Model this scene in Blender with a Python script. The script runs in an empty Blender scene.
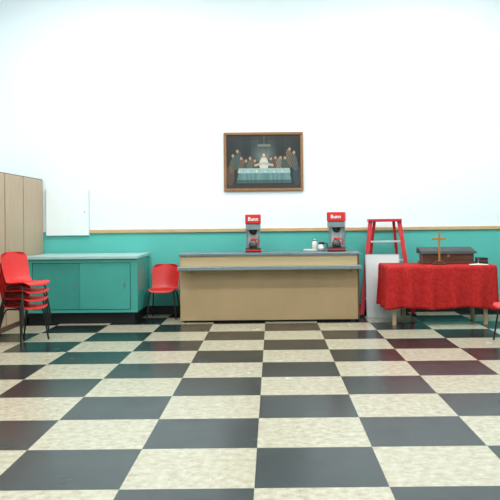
import bpy, math, random
from mathutils import Vector, Matrix
random.seed(4)
S=bpy.context.scene
try:
    S.view_settings.view_transform='Standard'
    S.view_settings.look='None'
except Exception as e: print(e)
C=S.collection
def lin(c):
    return tuple(((v/255)/12.92 if v/255<=0.04045 else ((v/255+0.055)/1.055)**2.4) for v in c)
# ---------------- materials
def mat(name,rgb,rough=.5,metal=0,noise=0.0,nscale=8,bump=0,bscale=60,spec=.5,stretch=None,emit=None,trans=0):
    m=bpy.data.materials.new(name); m.use_nodes=True
    nt=m.node_tree; b=nt.nodes['Principled BSDF']
    col=lin(rgb)
    b.inputs['Base Color'].default_value=(*col,1)
    b.inputs['Roughness'].default_value=rough
    b.inputs['Metallic'].default_value=metal
    b.inputs['Specular IOR Level'].default_value=spec
    if trans: b.inputs['Transmission Weight'].default_value=trans
    if emit:
        b.inputs['Emission Color'].default_value=(*lin(rgb),1); b.inputs['Emission Strength'].default_value=emit
    tc=nt.nodes.new('ShaderNodeTexCoord'); mp=nt.nodes.new('ShaderNodeMapping')
    if stretch: mp.inputs['Scale'].default_value=stretch
    nt.links.new(tc.outputs['Object'],mp.inputs['Vector'])
    if noise:
        n=nt.nodes.new('ShaderNodeTexNoise'); n.inputs['Scale'].default_value=nscale; n.inputs['Detail'].default_value=6
        nt.links.new(mp.outputs['Vector'],n.inputs['Vector'])
        r=nt.nodes.new('ShaderNodeValToRGB')
        r.color_ramp.elements[0].position=.3; r.color_ramp.elements[1].position=.7
        r.color_ramp.elements[0].color=(*[v*(1-noise) for v in col],1)
        r.color_ramp.elements[1].color=(*[min(1,v*(1+noise)) for v in col],1)
        nt.links.new(n.outputs['Fac'],r.inputs['Fac']); nt.links.new(r.outputs['Color'],b.inputs['Base Color'])
    if bump:
        n2=nt.nodes.new('ShaderNodeTexNoise'); n2.inputs['Scale'].default_value=bscale
        nt.links.new(mp.outputs['Vector'],n2.inputs['Vector'])
        bp=nt.nodes.new('ShaderNodeBump'); bp.inputs['Strength'].default_value=bump; bp.inputs['Distance'].default_value=.01
        nt.links.new(n2.outputs['Fac'],bp.inputs['Height']); nt.links.new(bp.outputs['Normal'],b.inputs['Normal'])
    return m
M={}
M['red']=mat('red_plastic',(200,32,28),.38,noise=.06)
M['ladred']=mat('ladder_fiberglass_red',(186,26,38),.4,noise=.08)
M['black']=mat('black_metal',(18,18,20),.35,noise=.1)
M['dark']=mat('dark_kick',(18,20,22),.6,noise=.1)
M['teal']=mat('teal_paint',(60,150,140),.4,noise=.04,nscale=2,bump=.05)
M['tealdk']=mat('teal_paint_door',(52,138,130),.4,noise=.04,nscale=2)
M['tealtop']=mat('cabinet_top_laminate',(158,190,188),.35,noise=.05)
M['panel']=mat('counter_tan_laminate',(176,148,110),.5,noise=.04,nscale=2,stretch=(2,2,1))
M['paneltop']=mat('counter_tan_laminate_upper',(190,165,124),.5,noise=.03,nscale=3)
M['wood']=mat('locker_wood',(178,154,128),.5,noise=.06,nscale=4,stretch=(4,4,.8))
M['wooddk']=mat('locker_wood_frame',(92,68,48),.5,noise=.1)
M['rail']=mat('oak_trim',(196,164,120),.5,noise=.12,nscale=6,stretch=(1,8,8))
M['steel']=mat('stainless',(150,158,162),.3,.8,noise=.08,nscale=20)
M['ctop']=mat('countertop_slate',(118,130,136),.28,.35,noise=.1,nscale=12)
M['alu']=mat('aluminium',(190,196,200),.4,.5,noise=.05)
M['white']=mat('white_enamel',(232,237,239),.5,noise=.02)
M['board']=mat('white_board_face',(214,216,216),.45,noise=.03,nscale=3)
M['seam']=mat('cupboard_seam',(186,196,200),.7,noise=.02)
M['ceil']=mat('ceiling_paint',(240,242,242),.9,noise=.01)
M['goldfr']=mat('picture_frame_wood',(138,98,60),.45,noise=.2,nscale=30)
M['brown']=mat('walnut_wood',(84,46,28),.4,noise=.25,nscale=10,stretch=(1,6,6))
M['lid']=mat('black_leatherette',(24,26,30),.4,noise=.1,bump=.2)
M['cross']=mat('cross_wood_gold',(168,118,60),.35,.2,noise=.1)
M['beige']=mat('table_leg_wood',(190,160,125),.5,noise=.1)
M['glass']=mat('dark_glass',(70,62,60),.1,noise=.05)
M['paper']=mat('paper',(228,226,218),.7,noise=.03)
M['lamp']=mat('lamp_diffuser',(255,250,240),.5,emit=3)

def wallmat(name):
    m=mat(name,(226,238,240),.8,bump=.04,bscale=30,spec=.25); nt=m.node_tree; b=nt.nodes['Principled BSDF']
    g=nt.nodes.new('ShaderNodeNewGeometry'); sp=nt.nodes.new('ShaderNodeSeparateXYZ'); nt.links.new(g.outputs['Position'],sp.inputs[0])
    gt=nt.nodes.new('ShaderNodeMath'); gt.operation='GREATER_THAN'; gt.inputs[1].default_value=1.34; nt.links.new(sp.outputs['Z'],gt.inputs[0])
    n=nt.nodes.new('ShaderNodeTexNoise'); n.inputs['Scale'].default_value=.8; nt.links.new(g.outputs['Position'],n.inputs['Vector'])
    def ramp(a,bb):
        r=nt.nodes.new('ShaderNodeMix'); r.data_type='RGBA'; nt.links.new(n.outputs['Fac'],r.inputs[0])
        r.inputs[6].default_value=(*lin(a),1); r.inputs[7].default_value=(*lin(bb),1); return r
    a=ramp((86,176,166),(96,188,178)); c=ramp((227,237,241),(234,242,246))
    mx=nt.nodes.new('ShaderNodeMix'); mx.data_type='RGBA'
    nt.links.new(gt.outputs[0],mx.inputs[0]); nt.links.new(a.outputs[2],mx.inputs[6]); nt.links.new(c.outputs[2],mx.inputs[7])
    nt.links.new(mx.outputs[2],b.inputs['Base Color'])
    return m
M['wall']=wallmat('painted_wall')

# floor
T=.757
def floormat():
    m=bpy.data.materials.new('checker_vinyl_floor'); m.use_nodes=True; nt=m.node_tree; b=nt.nodes['Principled BSDF']
    L=nt.links; N=nt.nodes.new
    g=N('ShaderNodeNewGeometry')
    mp=N('ShaderNodeMapping'); mp.vector_type='POINT'
    mp.inputs['Location'].default_value=(.114/T,-5.795/T,.5); mp.inputs['Scale'].default_value=(1/T,1/T,0)
    L.new(g.outputs['Position'],mp.inputs['Vector'])
    def noise(sc,det=6,vec=None,rough=.6):
        n=N('ShaderNodeTexNoise'); n.inputs['Scale'].default_value=sc; n.inputs['Detail'].default_value=det; n.inputs['Roughness'].default_value=rough
        L.new((vec or g.outputs['Position']),n.inputs['Vector']); return n
    def ramp(n,p0,c0,p1,c1):
        r=N('ShaderNodeValToRGB'); r.color_ramp.elements[0].position=p0; r.color_ramp.elements[1].position=p1
        r.color_ramp.elements[0].color=(*lin(c0),1); r.color_ramp.elements[1].color=(*lin(c1),1); L.new(n.outputs['Fac'],r.inputs['Fac']); return r
    n1=noise(16,8,None,.7); n2=noise(14,8,None,.7)
    cream=ramp(n1,.34,(150,142,120),.6,(180,174,154)); blk=ramp(n2,.35,(14,22,23),.75,(38,49,51))
    ck=N('ShaderNodeTexChecker'); ck.inputs['Scale'].default_value=1
    L.new(mp.outputs['Vector'],ck.inputs['Vector']); L.new(cream.outputs['Color'],ck.inputs['Color1']); L.new(blk.outputs['Color'],ck.inputs['Color2'])
    sp=N('ShaderNodeSeparateXYZ'); L.new(mp.outputs['Vector'],sp.inputs[0])
    seams=[]
    for ax in ('X','Y'):
        a=N('ShaderNodeMath'); a.operation='MULTIPLY'; a.inputs[1].default_value=3; L.new(sp.outputs[ax],a.inputs[0])
        f=N('ShaderNodeMath'); f.operation='FRACT'; L.new(a.outputs[0],f.inputs[0])
        l=N('ShaderNodeMath'); l.operation='LESS_THAN'; l.inputs[1].default_value=.018; L.new(f.outputs[0],l.inputs[0]); seams.append(l)
    mx=N('ShaderNodeMath'); mx.operation='MAXIMUM'; L.new(seams[0].outputs[0],mx.inputs[0]); L.new(seams[1].outputs[0],mx.inputs[1])
    ml=N('ShaderNodeMath'); ml.operation='MULTIPLY'; ml.inputs[1].default_value=.15; L.new(mx.outputs[0],ml.inputs[0])
    mix=N('ShaderNodeMix'); mix.data_type='RGBA'; L.new(ml.outputs[0],mix.inputs[0]); L.new(ck.outputs['Color'],mix.inputs[6]); mix.inputs[7].default_value=(*lin((90,80,62)),1)
    L.new(mix.outputs[2],b.inputs['Base Color'])
    n3=noise(3); rr=N('ShaderNodeMapRange'); rr.inputs[3].default_value=.14; rr.inputs[4].default_value=.34; L.new(n3.outputs['Fac'],rr.inputs[0]); L.new(rr.outputs[0],b.inputs['Roughness'])
    b.inputs['Specular IOR Level'].default_value=.33
    bp=N('ShaderNodeBump'); bp.inputs['Strength'].default_value=.08; bp.inputs['Distance'].default_value=.01; n4=noise(5); L.new(n4.outputs['Fac'],bp.inputs['Height']); L.new(bp.outputs['Normal'],b.inputs['Normal'])
    return m
M['floor']=floormat()
def clothmat():
    m=mat('red_brocade_cloth',(176,26,28),.75); nt=m.node_tree; b=nt.nodes['Principled BSDF']; L=nt.links; N=nt.nodes.new
    tc=N('ShaderNodeTexCoord')
    n=N('ShaderNodeTexNoise'); n.inputs['Scale'].default_value=16; n.inputs['Detail'].default_value=6; n.inputs['Distortion'].default_value=2; L.new(tc.outputs['Object'],n.inputs['Vector'])
    r=N('ShaderNodeValToRGB'); r.color_ramp.elements[0].position=.4; r.color_ramp.elements[1].position=.62
    r.color_ramp.elements[0].color=(*lin((158,24,25)),1); r.color_ramp.elements[1].color=(*lin((180,40,36)),1)
    L.new(n.outputs['Fac'],r.inputs['Fac']); L.new(r.outputs['Color'],b.inputs['Base Color'])
    bp=N('ShaderNodeBump'); bp.inputs['Strength'].default_value=.15; bp.inputs['Distance'].default_value=.01; L.new(n.outputs['Fac'],bp.inputs['Height']); L.new(bp.outputs['Normal'],b.inputs['Normal'])
    b.inputs['Specular IOR Level'].default_value=.2
    return m
M['cloth']=clothmat()

# ---------------- helpers
def empty(name,loc=(0,0,0),rz=0):
    e=bpy.data.objects.new(name,None); e.location=loc; e.rotation_euler=(0,0,rz); e.empty_display_size=.1; C.objects.link(e); return e
def obj(name,verts,faces,m,parent=None,smooth=False):
    me=bpy.data.meshes.new(name); me.from_pydata(verts,[],faces); me.update()
    o=bpy.data.objects.new(name,me); C.objects.link(o)
    if m: me.materials.append(m)
    if parent: o.parent=parent
    if smooth:
        for p in me.polygons: p.use_smooth=True
    return o
def box(name,x0,x1,y0,y1,z0,z1,m,parent=None,bev=0):
    v=[(x,y,z) for x in (x0,x1) for y in (y0,y1) for z in (z0,z1)]
    f=[(0,1,3,2),(4,6,7,5),(0,4,5,1),(2,3,7,6),(0,2,6,4),(1,5,7,3)]
    o=obj(name,v,f,m,parent)
    if bev:
        b=o.modifiers.new('bev','BEVEL'); b.width=bev; b.segments=2
    return o
def lathe(name,prof,cx,cy,z,m,parent=None,n=28):
    v=[];f=[]
    for r,h in prof:
        for i in range(n):
            a=2*math.pi*i/n; v.append((cx+r*math.cos(a),cy+r*math.sin(a),z+h))
    for j in range(len(prof)-1):
        for i in range(n):
            k=(i+1)%n; f.append((j*n+i,j*n+k,(j+1)*n+k,(j+1)*n+i))
    f.append(tuple(range(n))[::-1]); f.append(tuple(range((len(prof)-1)*n,len(prof)*n)))
    o=obj(name,v,f,m,parent,True); return o
def tube(name,pts,r,m,parent=None,res=6):
    cu=bpy.data.curves.new(name,'CURVE'); cu.dimensions='3D'; cu.bevel_depth=r; cu.bevel_resolution=3; cu.use_fill_caps=True
    s=cu.splines.new('POLY'); s.points.add(len(pts)-1)
    for p,q in zip(s.points,pts): p.co=(*q,1)
    t=bpy.data.objects.new(name+'_c',cu); C.objects.link(t)
    bpy.context.view_layer.update()
    me=bpy.data.meshes.new_from_object(t); bpy.data.objects.remove(t)
    o=bpy.data.objects.new(name,me); C.objects.link(o); me.materials.clear(); me.materials.append(m)
    for p in me.polygons: p.use_smooth=True
    if parent: o.parent=parent
    return o
def beam(name,p0,p1,w,d,m,parent=None):
    p0=Vector(p0);p1=Vector(p1); v=[]
    for p in (p0,p1):
        for sx,sy in ((-1,-1),(1,-1),(1,1),(-1,1)): v.append((p.x+sx*w/2,p.y+sy*d/2,p.z))
    return obj(name,v,[(3,2,1,0),(4,5,6,7),(0,1,5,4),(1,2,6,5),(2,3,7,6),(3,0,4,7)],m,parent)

# ---------------- room shell
XL,XR,YB,YF,ZC=-4.45,4.5,12.3,-3.0,5.6
box('floor',XL-.1,XR+.1,YF-.1,YB+.1,-.1,0,M['floor'])
box('ceiling',XL-.1,XR+.1,YF-.1,YB+.1,ZC,ZC+.1,M['ceil'])
box('wall_back',XL-.1,XR+.1,YB,YB+.1,0,ZC,M['wall'])
box('wall_front',XL-.1,XR+.1,YF-.1,YF,0,ZC,M['wall'])
box('wall_left',XL-.1,XL,YF,YB,0,ZC,M['wall'])
box('wall_right',XR,XR+.1,YF,YB,0,ZC,M['wall'])
box('trim_1',-2.93,XR,YB-.03,YB,1.315,1.37,M['rail'],bev=.006)
box('baseboard_back',XL,XR,YB-.018,YB,0,.14,M['dark'],bev=.004)
box('baseboard_right',XR-.018,XR,YF,YB-.02,0,.14,M['dark'],bev=.004)

# ---------------- tall wooden wall lockers (left)
e=empty('tall_wood_cabinet',(-3.67,0,0))
box('carcass',-.75,-.012,7.4,12.28,0,2.19,M['wooddk'],e)
ys=[12.27,11.28,10.5,9.7,8.9,8.1,7.42]
for i in range(len(ys)-1):
    box(f'door_panel_{i}',-.02,.008,ys[i+1]+.022,ys[i]-.022,.08,2.175,M['wood'],e,.004)
    if i: tube(f'pull_{i}',[(0,ys[i+1]+.08,1.0),(.035,ys[i+1]+.08,1.0),(.035,ys[i+1]+.08,1.12),(0,ys[i+1]+.08,1.12)],.005,M['steel'],e)

# wall hatch cupboard
e=empty('wall_cupboard',(-3.28,12.3,1.65))
box('body',-.35,.35,-.03,0,-.375,.375,M['seam'],e,.004)
box('door',-.34,.34,-.042,-.028,-.365,.365,M['white'],e,.003)
lathe('knob',[(.004,0),(.012,.004),(.012,.014),(.004,.02)],.28,-.052,0,M['steel'],e)

# ---------------- teal cabinet
e=empty('sideboard_cabinet',(-1.98,11.2,0))
W=-1.66
box('toe_kick',W+.03,-.06,.1,1.05,0,.17,M['dark'],e)
box('body',W,0,.02,1.06,.17,.955,M['teal'],e,.004)
box('frame_top',W,0,-.005,.02,.9,.955,M['teal'],e)
box('frame_bottom',W,0,-.005,.02,.17,.21,M['teal'],e)
box('frame_stile_1',W,W+.12,-.005,.02,.21,.9,M['teal'],e)
box('frame_stile_2',-.1,0,-.005,.02,.21,.9,M['teal'],e)
box('track_shadow',W+.12,-.1,.0195,.0205,.21,.9,M['dark'],e)
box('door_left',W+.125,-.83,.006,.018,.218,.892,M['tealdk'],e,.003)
box('door_right',-.84,-.108,-.008,.006,.218,.892,M['teal'],e,.003)
box('top',W-.0,.02,-.04,1.07,.955,1.0,M['tealtop'],e,.006)
for x,yy in ((-.92,.003),(-.18,-.012)):
    tube('finger_pull',[(x,yy,.53),(x,yy,.61)],.009,M['steel'],e)

# ---------------- chairs
def chair(name,loc,rz):
    e=empty(name,loc,rz)
    P=[(-.235,.405,.17),(-.225,.435,.20),(-.19,.447,.215),(-.10,.44,.225),(0,.43,.228),(.1,.43,.222),(.155,.445,.212),(.19,.49,.205),(.212,.56,.208),(.232,.65,.217),(.25,.74,.22),(.262,.79,.21),(.267,.815,.185),(.268,.826,.14)]
    n=13; v=[];f=[]
    for j,(y,z,w) in enumerate(P):
        t=j/(len(P)-1)
        for i in range(n):
            u=-1+2*i/(n-1)
            if y<.14: zz=z+.022*u**4; yy=y
            else: zz=z-.012*u*u*(t>.8); yy=y-.055*u*u
            v.append((w*u,yy,zz))
    for j in range(len(P)-1):
        for i in range(n-1): a=j*n+i; f.append((a,a+1,a+n+1,a+n))
    o=obj('shell',v,f,M['red'],e,True)
    s=o.modifiers.new('s','SOLIDIFY'); s.thickness=.01; s.offset=-1
    s=o.modifiers.new('ss','SUBSURF'); s.levels=1; s.render_levels=2
    for k,sx in enumerate((-1,1)):
        tube(f'leg_frame_{k}',[(sx*.225,-.205,0),(sx*.19,-.155,.36),(sx*.18,-.14,.405),(sx*.17,-.12,.418),(sx*.17,.09,.408),(sx*.18,.115,.395),(sx*.19,.14,.35),(sx*.228,.25,0)],.0115,M['black'],e)
    tube('crossbar_1',[(-.17,-.08,.415),(.17,-.08,.415)],.009,M['black'],e)
    tube('crossbar_2',[(-.17,.07,.405),(.17,.07,.405)],.009,M['black'],e)
    return e
chair('stacking_chair',(-1.69,11.85,0),math.radians(-3))
a=math.radians(60)
fwd=Vector((math.sin(a),-math.cos(a),0))
for i in range(4):
    p=Vector((-3.17,9.72,0))+fwd*(.014*i)
    chair('stacking_chair',(p.x,p.y,.1*i),a)
chair('stacking_chair',(2.94,9.2,0),math.radians(-82))

# ---------------- serving counter
e=empty('serving_counter',(0,11.25,0))
box('kick',-1.28,1.2,.06,.68,.0,.05,M['dark'],e)
for x in (-1.28,-.02,1.18): box('foot',x-.03,x+.03,.0,.06,0,.03,M['dark'],e)
box('body',-1.34,1.26,.02,.7,.03,.98,M['wooddk'],e)
box('front_panel',-1.34,1.25,0,.02,.03,.80,M['panel'],e,.003)
box('front_panel_upper',-1.34,1.25,0,.02,.80,.98,M['paneltop'],e,.003)
box('end_trim_1',-1.36,-1.34,-.005,.7,.03,.98,M['panel'],e)
box('end_trim_2',1.25,1.275,-.005,.7,.03,.98,M['wooddk'],e)
box('countertop',-1.37,1.29,-.03,.73,.98,1.02,M['ctop'],e,.006)
box('tray_rail',-1.37,1.29,-.25,-.0,.80,.83,M['ctop'],e,.006)
box('tray_rail_lip',-1.37,1.29,-.262,-.25,.785,.832,M['steel'],e,.003)
for x in (-1.2,-.4,.4,1.15):
    obj('rail_bracket',[(x-.01,0,.8),(x-.01,-.2,.8),(x-.01,0,.72),(x+.01,0,.8),(x+.01,-.2,.8),(x+.01,0,.72)],[(0,1,2),(5,4,3),(0,3,4,1),(1,4,5,2),(2,5,3,0)],M['panel'],e)

# ---------------- coffee brewers
def text(s,size,loc,m,parent):
    cu=bpy.data.curves.new('label','FONT'); cu.body=s; cu.size=size; cu.extrude=.001; cu.align_x='CENTER'; cu.align_y='CENTER'; cu.offset=.0015
    t=bpy.data.objects.new('t',cu); C.objects.link(t); bpy.context.view_layer.update()
    me=bpy.data.meshes.new_from_object(t); bpy.data.objects.remove(t)
    o=bpy.data.objects.new('label',me); C.objects.link(o); me.materials.clear(); me.materials.append(m)
    o.location=loc; o.rotation_euler=(math.pi/2,0,0); o.parent=parent
def decanter(e,cx,cy,z,mt,hm,pref=''):
    lathe(pref+'carafe',[(.05,0),(.068,.02),(.07,.05),(.05,.09),(.033,.11),(.04,.125)],cx,cy,z,mt,e)
    lathe(pref+'collar',[(.036,.105),(.042,.11),(.042,.135),(.03,.14)],cx,cy,z,hm,e)
    tube(pref+'handle',[(cx+.04,cy-.01,z+.12),(cx+.085,cy-.02,z+.115),(cx+.09,cy-.02,z+.09),(cx+.08,cy-.02,z+.04)],.009,hm,e)
def brewer(loc,w,h,rz,label,full):
    e=empty('coffee_brewer',loc,rz); hw=w/2
    box('base',-hw,hw,-.2,.2,.0,.055,M['black'],e,.008)
    box('base_trim',-hw-.002,hw+.002,-.203,.1,.02,.04,M['red'],e,.002)
    lathe('warmer_plate',[(.06,.055),(.068,.058),(.068,.066),(.06,.068)],0,-.09,0,M['black'],e)
    box('column',-hw*.9,hw*.9,.02,.2,.055,h-.14,M['steel'],e,.006)
    box('column_inset',-hw*.6,hw*.6,.012,.02,.08,h-.26,M['alu'],e)
    box('head',-hw*.95,hw*.95,-.18,.2,h-.23,h-.14,M['steel'],e,.008)
    lathe('brew_funnel',[(.03,0),(.055,.03),(.066,.07),(.066,.085)],0,-.08,h-.305,M['black'],e)
    tube('funnel_handle',[(0,-.14,h-.25),(0,-.21,h-.255)],.01,M['black'],e)
    box('hood',-hw,hw,-.2,.2,h-.14,h,M['red'],e,.012)
    text(label,.075,(0,-.204,h-.07),M['white'],e)
    if full: decanter(e,0,-.09,.068,M['glass'],M['red'])
    return e
brewer((-.29,11.6,1.02),.235,.565,math.radians(2),'Bunn',True)
b2=brewer((.98,11.62,1.02),.27,.59,math.radians(-8),'Bunn',True)
e=empty('glass_coffee_pot',(.745,11.62,1.02)); decanter(e,0,0,0,M['alu'],M['black'])
e=empty('paper_plate_stack',(.57,11.5,1.02))
for i in range(4): lathe(f'plate_{i}',[(.06,0),(.1,.006),(.104,.01),(.1,.011)],random.uniform(-.004,.004),0,.008*i,M['paper'],e)
e=empty('sugar_jar',(.655,11.78,1.02)); lathe('jar',[(.03,0),(.04,.01),(.04,.13),(.03,.15)],0,0,0,M['paper'],e); lathe('lid',[(.034,.15),(.034,.17),(.02,.18)],0,0,0,M['steel'],e)

# ---------------- stepladder
e=empty('stepladder',(1.76,11.74,0),0)
for s,nm in ((-1,'l'),(1,'r')):
    sx=s
    beam('front_rail_'+nm,(sx*.40,0,0),(sx*.225,.2,1.46),.065,.03,M['ladred'],e)
    beam('rear_rail_'+nm,(sx*.31,.48,0),(sx*.15,.29,1.46),.045,.025,M['ladred'],e)
    box('foot_'+nm,sx*.40-.038,sx*.40+.038,-.025,.035,0,.04,M['black'],e,.004)
    box('rear_foot_'+nm,sx*.31-.03,sx*.31+.03,.46,.50,0,.03,M['black'],e)
    tube('spreader_'+nm,[(sx*.315,.1,.72),(sx*.29,.25,.68),(sx*.24,.37,.72)],.007,M['alu'],e)
box('top_cap',-.26,.26,.15,.34,1.455,1.50,M['ladred'],e,.008)
for i in range(1,5):
    t=i*.29/1.46; x=.40-.175*t; y=.2*t; z=i*.29
    box(f'step_{i}',-x+.03,x-.03,y-.03,y+.05,z-.026,z,M['alu'],e,.003)
for k,z in enumerate((.3,.75)):
    t=z/1.46; x=.31-.16*t; y=.48-.19*t
    box(f'rear_brace_{k}',-x,x,y-.008,y+.008,z-.012,z+.012,M['ladred'],e)
# white board propped against the front of the ladder
e=empty('white_panel_board',(1.69,11.655,0)); e.rotation_euler=(math.radians(-7.2),0,0)
box('panel',-.25,.25,-.008,.008,.0,.95,M['board'],e,.003)
for nm,a_ in (('edge_1',(-.262,-.25,0,.96)),('edge_2',(.25,.262,0,.96)),('edge_3',(-.262,.262,.95,.962))):
    box(nm,a_[0],a_[1],-.012,.012,a_[2],a_[3],M['alu'],e)

# ---------------- table with cloth
TX0,TX1,TY0,TY1,TZ=1.60,3.13,10.68,11.50,.835
e=empty('folding_table',(0,0,0))
box('table_top',TX0+.01,TX1-.01,TY0+.01,TY1-.01,TZ-.035,TZ-.006,M['beige'],e)
for k,(x,y) in enumerate(((1.71,10.8),(1.95,11.38),(3.0,10.8),(2.97,11.38))):
    beam(f'leg_{k}',(x,y,0),(x,y,TZ-.035),.05,.05,M['beige'],e)
box('apron',1.68,2.97,10.79,10.81,TZ-.12,TZ-.035,M['beige'],e)
cr=.03
def corner(cx,cy,a0):
    return [(cx+cr*math.cos(a0+math.pi/2*i/6),cy+cr*math.sin(a0+math.pi/2*i/6)) for i in range(7)]
def seg(p,q,n): return [(p[0]+(q[0]-p[0])*i/n,p[1]+(q[1]-p[1])*i/n) for i in range(1,n)]
c1=corner(TX0+cr,TY0+cr,math.pi); c2=corner(TX1-cr,TY0+cr,-math.pi/2); c3=corner(TX1-cr,TY1-cr,0); c4=corner(TX0+cr,TY1-cr,math.pi/2)
per=c1+seg(c1[-1],c2[0],110)+c2+seg(c2[-1],c3[0],60)+c3+seg(c3[-1],c4[0],110)+c4+seg(c4[-1],c1[0],60)
n=len(per)
nor=[]
for i in range(n):
    a_=Vector(per[(i-1)%n]); b_=Vector(per[(i+1)%n]); t=(b_-a_).normalized(); nor.append((t.y,-t.x))
v=[];f=[];R=18
s=0;acc=[]
for i in range(n):
    acc.append(s); s+=(Vector(per[(i+1)%n])-Vector(per[i])).length
for j in range(R+1):
    t=j/R
    for i in range(n):
        x,y=per[i]; nx,ny=nor[i]; q=acc[i]
        w=math.sin(q*2*math.pi/.30+.9*math.sin(q*3.1))*.7+math.sin(q*2*math.pi/.16+1+math.sin(q*2))*.2+.35*math.sin(q*5.3)
        corner_f=min(1,min(math.hypot(x-a0,y-b0) for a0 in (TX0,TX1) for b0 in (TY0,TY1))/.2)
        off=.010+ .014*t+ (.045*t**.8*w)*corner_f+(1-corner_f)*.010*t
        if ny>.5: off=min(off,.03)
        hem=.245+.014*math.sin(q*7)-.02*(1-corner_f)
        z=TZ-.002-(TZ-hem)*t
        if j==0: off=0; z=TZ
        off=max(off,.006 if j else 0)
        v.append((x+nx*off,y+ny*off,z))
for j in range(R):
    for i in range(n):
        k=(i+1)%n; f.append((j*n+i,(j+1)*n+i,(j+1)*n+k,j*n+k))
f.append(tuple(range(n)))
o=obj('tablecloth',v,f,M['cloth'],e,True)
o.data.polygons[len(f)-1].use_smooth=False
s_=o.modifiers.new('s','SOLIDIFY'); s_.thickness=.003; s_.offset=1

TT=TZ+.004
e=empty('wooden_chest',(2.55,11.22,TT),0)
box('body',-.37,.37,-.14,.14,.02,.15,M['brown'],e,.006)
box('plinth',-.39,.39,-.15,.15,0,.03,M['brown'],e,.006)
obj('sloped_lid',[(-.41,-.18,.15),(.41,-.18,.15),(.41,.17,.15),(-.41,.17,.15),(-.40,-.12,.185),(.40,-.12,.185),(.40,.16,.235),(-.40,.16,.235)],[(3,2,1,0),(4,5,6,7),(0,1,5,4),(1,2,6,5),(2,3,7,6),(3,0,4,7)],M['lid'],e)
box('latch',-.02,.02,-.146,-.14,.1,.14,M['cross'],e)
e=empty('altar_cross',(2.38,10.91,TT))
box('base_1',-.09,.09,-.06,.06,0,.025,M['brown'],e,.004); box('base_2',-.06,.06,-.042,.042,.025,.05,M['brown'],e,.004)
box('upright',-.014,.014,-.01,.01,.05,.47,M['cross'],e,.003); box('crossarm',-.1,.1,-.0105,.0105,.355,.383,M['cross'],e,.003)
e=empty('hymnal_stack',(3.045,11.15,TT),math.radians(2))
for i,(w,c) in enumerate(((.068,'lid'),(.064,'brown'),(.066,'lid'))):
    z=.028*i
    box(f'cover_b{i}',-w,w,-.1,.1,z,z+.004,M[c],e); box(f'pages_{i}',-w+.004,w-.004,-.096,.096,z+.004,z+.024,M['paper'],e); box(f'cover_t{i}',-w,w,-.1,.1,z+.024,z+.028,M[c],e)
    box(f'spine_{i}',-w,w,-.103,-.098,z,z+.028,M[c],e)
e=empty('open_booklet',(2.92,10.83,TT),math.radians(-8))
obj('pages',[(-.13,-.08,.002),(0,-.08,.012),(.13,-.08,.002),(-.13,.08,.002),(0,.08,.012),(.13,.08,.002),(-.13,-.08,0),(.13,-.08,0),(-.13,.08,0),(.13,.08,0)],[(0,1,4,3),(1,2,5,4),(6,8,9,7),(0,6,7,2,1),(3,4,5,9,8),(0,3,8,6),(2,7,9,5)],M['paper'],e)

# ---------------- framed painting
PX0,PX1,PZ0,PZ1=-.765,.51,1.965,2.91
e=empty('framed_painting',(0,12.3,0)); fw=.045
box('backing',PX0+.01,PX1-.01,-.02,0,PZ0+.01,PZ1-.01,M['brown'],e)
def frame_piece(nm,x0,x1,z0,z1): box(nm,x0,x1,-.045,-.0,z0,z1,M['goldfr'],e,.01)
frame_piece('frame_top',PX0,PX1,PZ1-fw,PZ1); frame_piece('frame_bottom',PX0,PX1,PZ0,PZ0+fw)
frame_piece('frame_left',PX0,PX0+fw,PZ0+fw,PZ1-fw); frame_piece('frame_right',PX1-fw,PX1,PZ0+fw,PZ1-fw)
def mixc(a,b,t): return tuple(a[i]*(1-t)+b[i]*t for i in range(3))
rp=random.Random(7)
figs=[]
cols=[(110,100,78),(74,104,108),(134,104,78),(78,84,72),(122,116,100),(94,74,60),(86,112,116),(128,84,66),(158,148,126),(84,98,92),(142,112,84),(104,108,96)]
xs=[.09,.15,.20,.265,.32,.385,.60,.66,.73,.79,.85,.91]
for i,x in enumerate(xs):
    y=.56+rp.uniform(-.05,.05)+.07*(abs(x-.5)>.3)+.05*(i%3==1)
    figs.append((x,y,.034+rp.uniform(0,.014),cols[i]))
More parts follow.
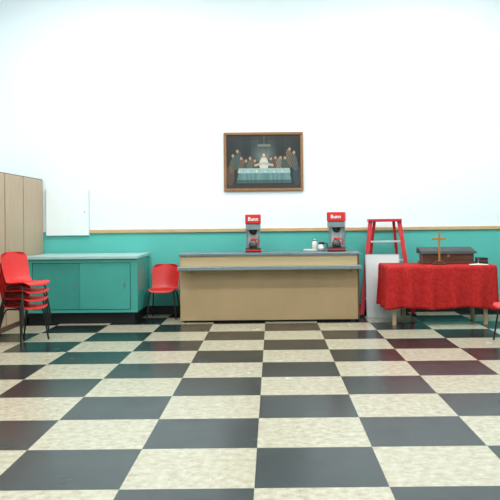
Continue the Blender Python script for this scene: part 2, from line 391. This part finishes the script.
def paint(u,v):
    c=mixc((22,28,30),(66,82,84),max(0,1-abs(u-.5)*2.0)*max(0,v-.2))
    if v>.62 and int(u*9)%2==0: c=mixc(c,(20,26,28),.5)
    if v>.9: c=mixc(c,(34,34,32),.6)
    if .42<u<.60 and .78<v<.82: c=(110,104,88)
    if abs(u-.51)<.006 and v>.82: c=(80,76,60)
    d=math.hypot(u-.505,(v-.6)*.75)
    c=mixc(c,(140,158,154),max(0,1-d/.2)*.75)
    for (x,y,r,col) in figs:
        hy=y-.17
        if ((u-x-(v-hy)*.12*(1 if x<.5 else -1))/(r*1.25))**2+((v-hy)/.17)**2<1:
            c=mixc(col,(25,28,28),.2+.35*(((u*37+v*11)%1)>.5))
    for (x,y,r,col) in figs:
        if ((u-x)/.017)**2+((v-y)/.03)**2<1: c=(166,136,108)
        elif ((u-x)/.021)**2+((v-y-.012)/.034)**2<1: c=(44,34,28)
    if ((u-.505)/.06)**2+((v-.45)/.14)**2<1: c=(196,196,186)
    if abs(v-.47-(-abs(u-.505)*.3))<.022 and abs(u-.505)<.13: c=(180,164,146)
    if ((u-.505)/.028)**2+((v-.625)/.052)**2<1: c=(110,78,54)
    if ((u-.505)/.018)**2+((v-.62)/.033)**2<1: c=(214,178,146)
    if v<.38:
        k=(.38-v)/.30
        xl=.17-.05*k; xr=.85+.04*k
        if v>.29 and xl<u<xr:
            c=(146,178,176)
            if (int(u*46)%5==0) and .32<v<.36: c=(176,150,108)
            if (int(u*60)%7==3) and .30<v<.34: c=(206,202,184)
        elif v>.10 and xl+.01<u<xr-.01:
            fold=.5+.5*math.sin(u*70+3*math.sin(u*19)); c=mixc((76,112,114),(108,144,144),fold*.6+.2)
            if v<.16: c=mixc(c,(30,44,46),.5)
        elif v<=.29:
            c=(32,34,33)
            if v<.08: c=(48,44,40)
    if u<.11 and v<.42 and math.hypot((u-.05)/.06,(v-.24)/.18)<1: c=mixc(c,(110,80,62),.6)
    if u>.88 and v<.42 and math.hypot((u-.95)/.06,(v-.24)/.18)<1: c=mixc(c,(60,84,100),.5)
    return c
nu,nv=200,144; v=[];f=[]; cl=[]
ax0,ax1,az0,az1=PX0+fw-.005,PX1-fw+.005,PZ0+fw-.005,PZ1-fw+.005
for j in range(nv+1):
    for i in range(nu+1):
        u=i/nu; w=j/nv; v.append((ax0+(ax1-ax0)*u,-.024,az0+(az1-az0)*w))
        c=paint(u,w); s=.9+rp.uniform(-.18,.18); cl.append((*[min(1,q*s) for q in lin(c)],1))
for j in range(nv):
    for i in range(nu): a_=j*(nu+1)+i; f.append((a_,a_+1,a_+nu+2,a_+nu+1))
pm=bpy.data.materials.new('oil_painting'); pm.use_nodes=True; pb=pm.node_tree.nodes['Principled BSDF']; pb.inputs['Roughness'].default_value=.45
an=pm.node_tree.nodes.new('ShaderNodeVertexColor'); an.layer_name='Col'; pm.node_tree.links.new(an.outputs['Color'],pb.inputs['Base Color'])
o=obj('canvas',v,f,pm,e)
ca=o.data.color_attributes.new('Col','FLOAT_COLOR','POINT')
for i,c in enumerate(cl): ca.data[i].color=c

# ---------------- lights: ceiling fixtures
def fixture(x,y,p):
    e=empty('ceiling_lamp',(x,y,ZC))
    box('housing',-1.25,1.25,-.35,.35,-.07,0,M['white'],e,.01)
    box('diffuser',-1.2,1.2,-.3,.3,-.085,-.07,M['lamp'],e)
    l=bpy.data.lights.new('tube_light','AREA'); l.shape='RECTANGLE'; l.size=2.4; l.size_y=.6; l.energy=p; l.color=(.975,1,1)
    o=bpy.data.objects.new('tube_light',l); C.objects.link(o); o.parent=e; o.location=(0,0,-.09)
for y,p in ((-.5,100),(3.2,100),(6.8,115),(9.9,118)):
    for x in (-2.2,2.2): fixture(x,y,p)
w=bpy.data.worlds.new('World'); S.world=w; w.use_nodes=True; w.node_tree.nodes['Background'].inputs[0].default_value=(.9,.95,1,1); w.node_tree.nodes['Background'].inputs[1].default_value=.5

# ---------------- camera
cd=bpy.data.cameras.new('camera'); cd.lens=765/500*36; cd.sensor_width=36; cd.shift_x=-.044; cd.shift_y=-.06; cd.clip_end=100
co=bpy.data.objects.new('camera',cd); C.objects.link(co)
co.matrix_world=Matrix.Translation((0,0,1.5))@Matrix.Rotation(math.pi/2,4,'X')@Matrix.Rotation(-.010,4,'Z')
S.camera=co
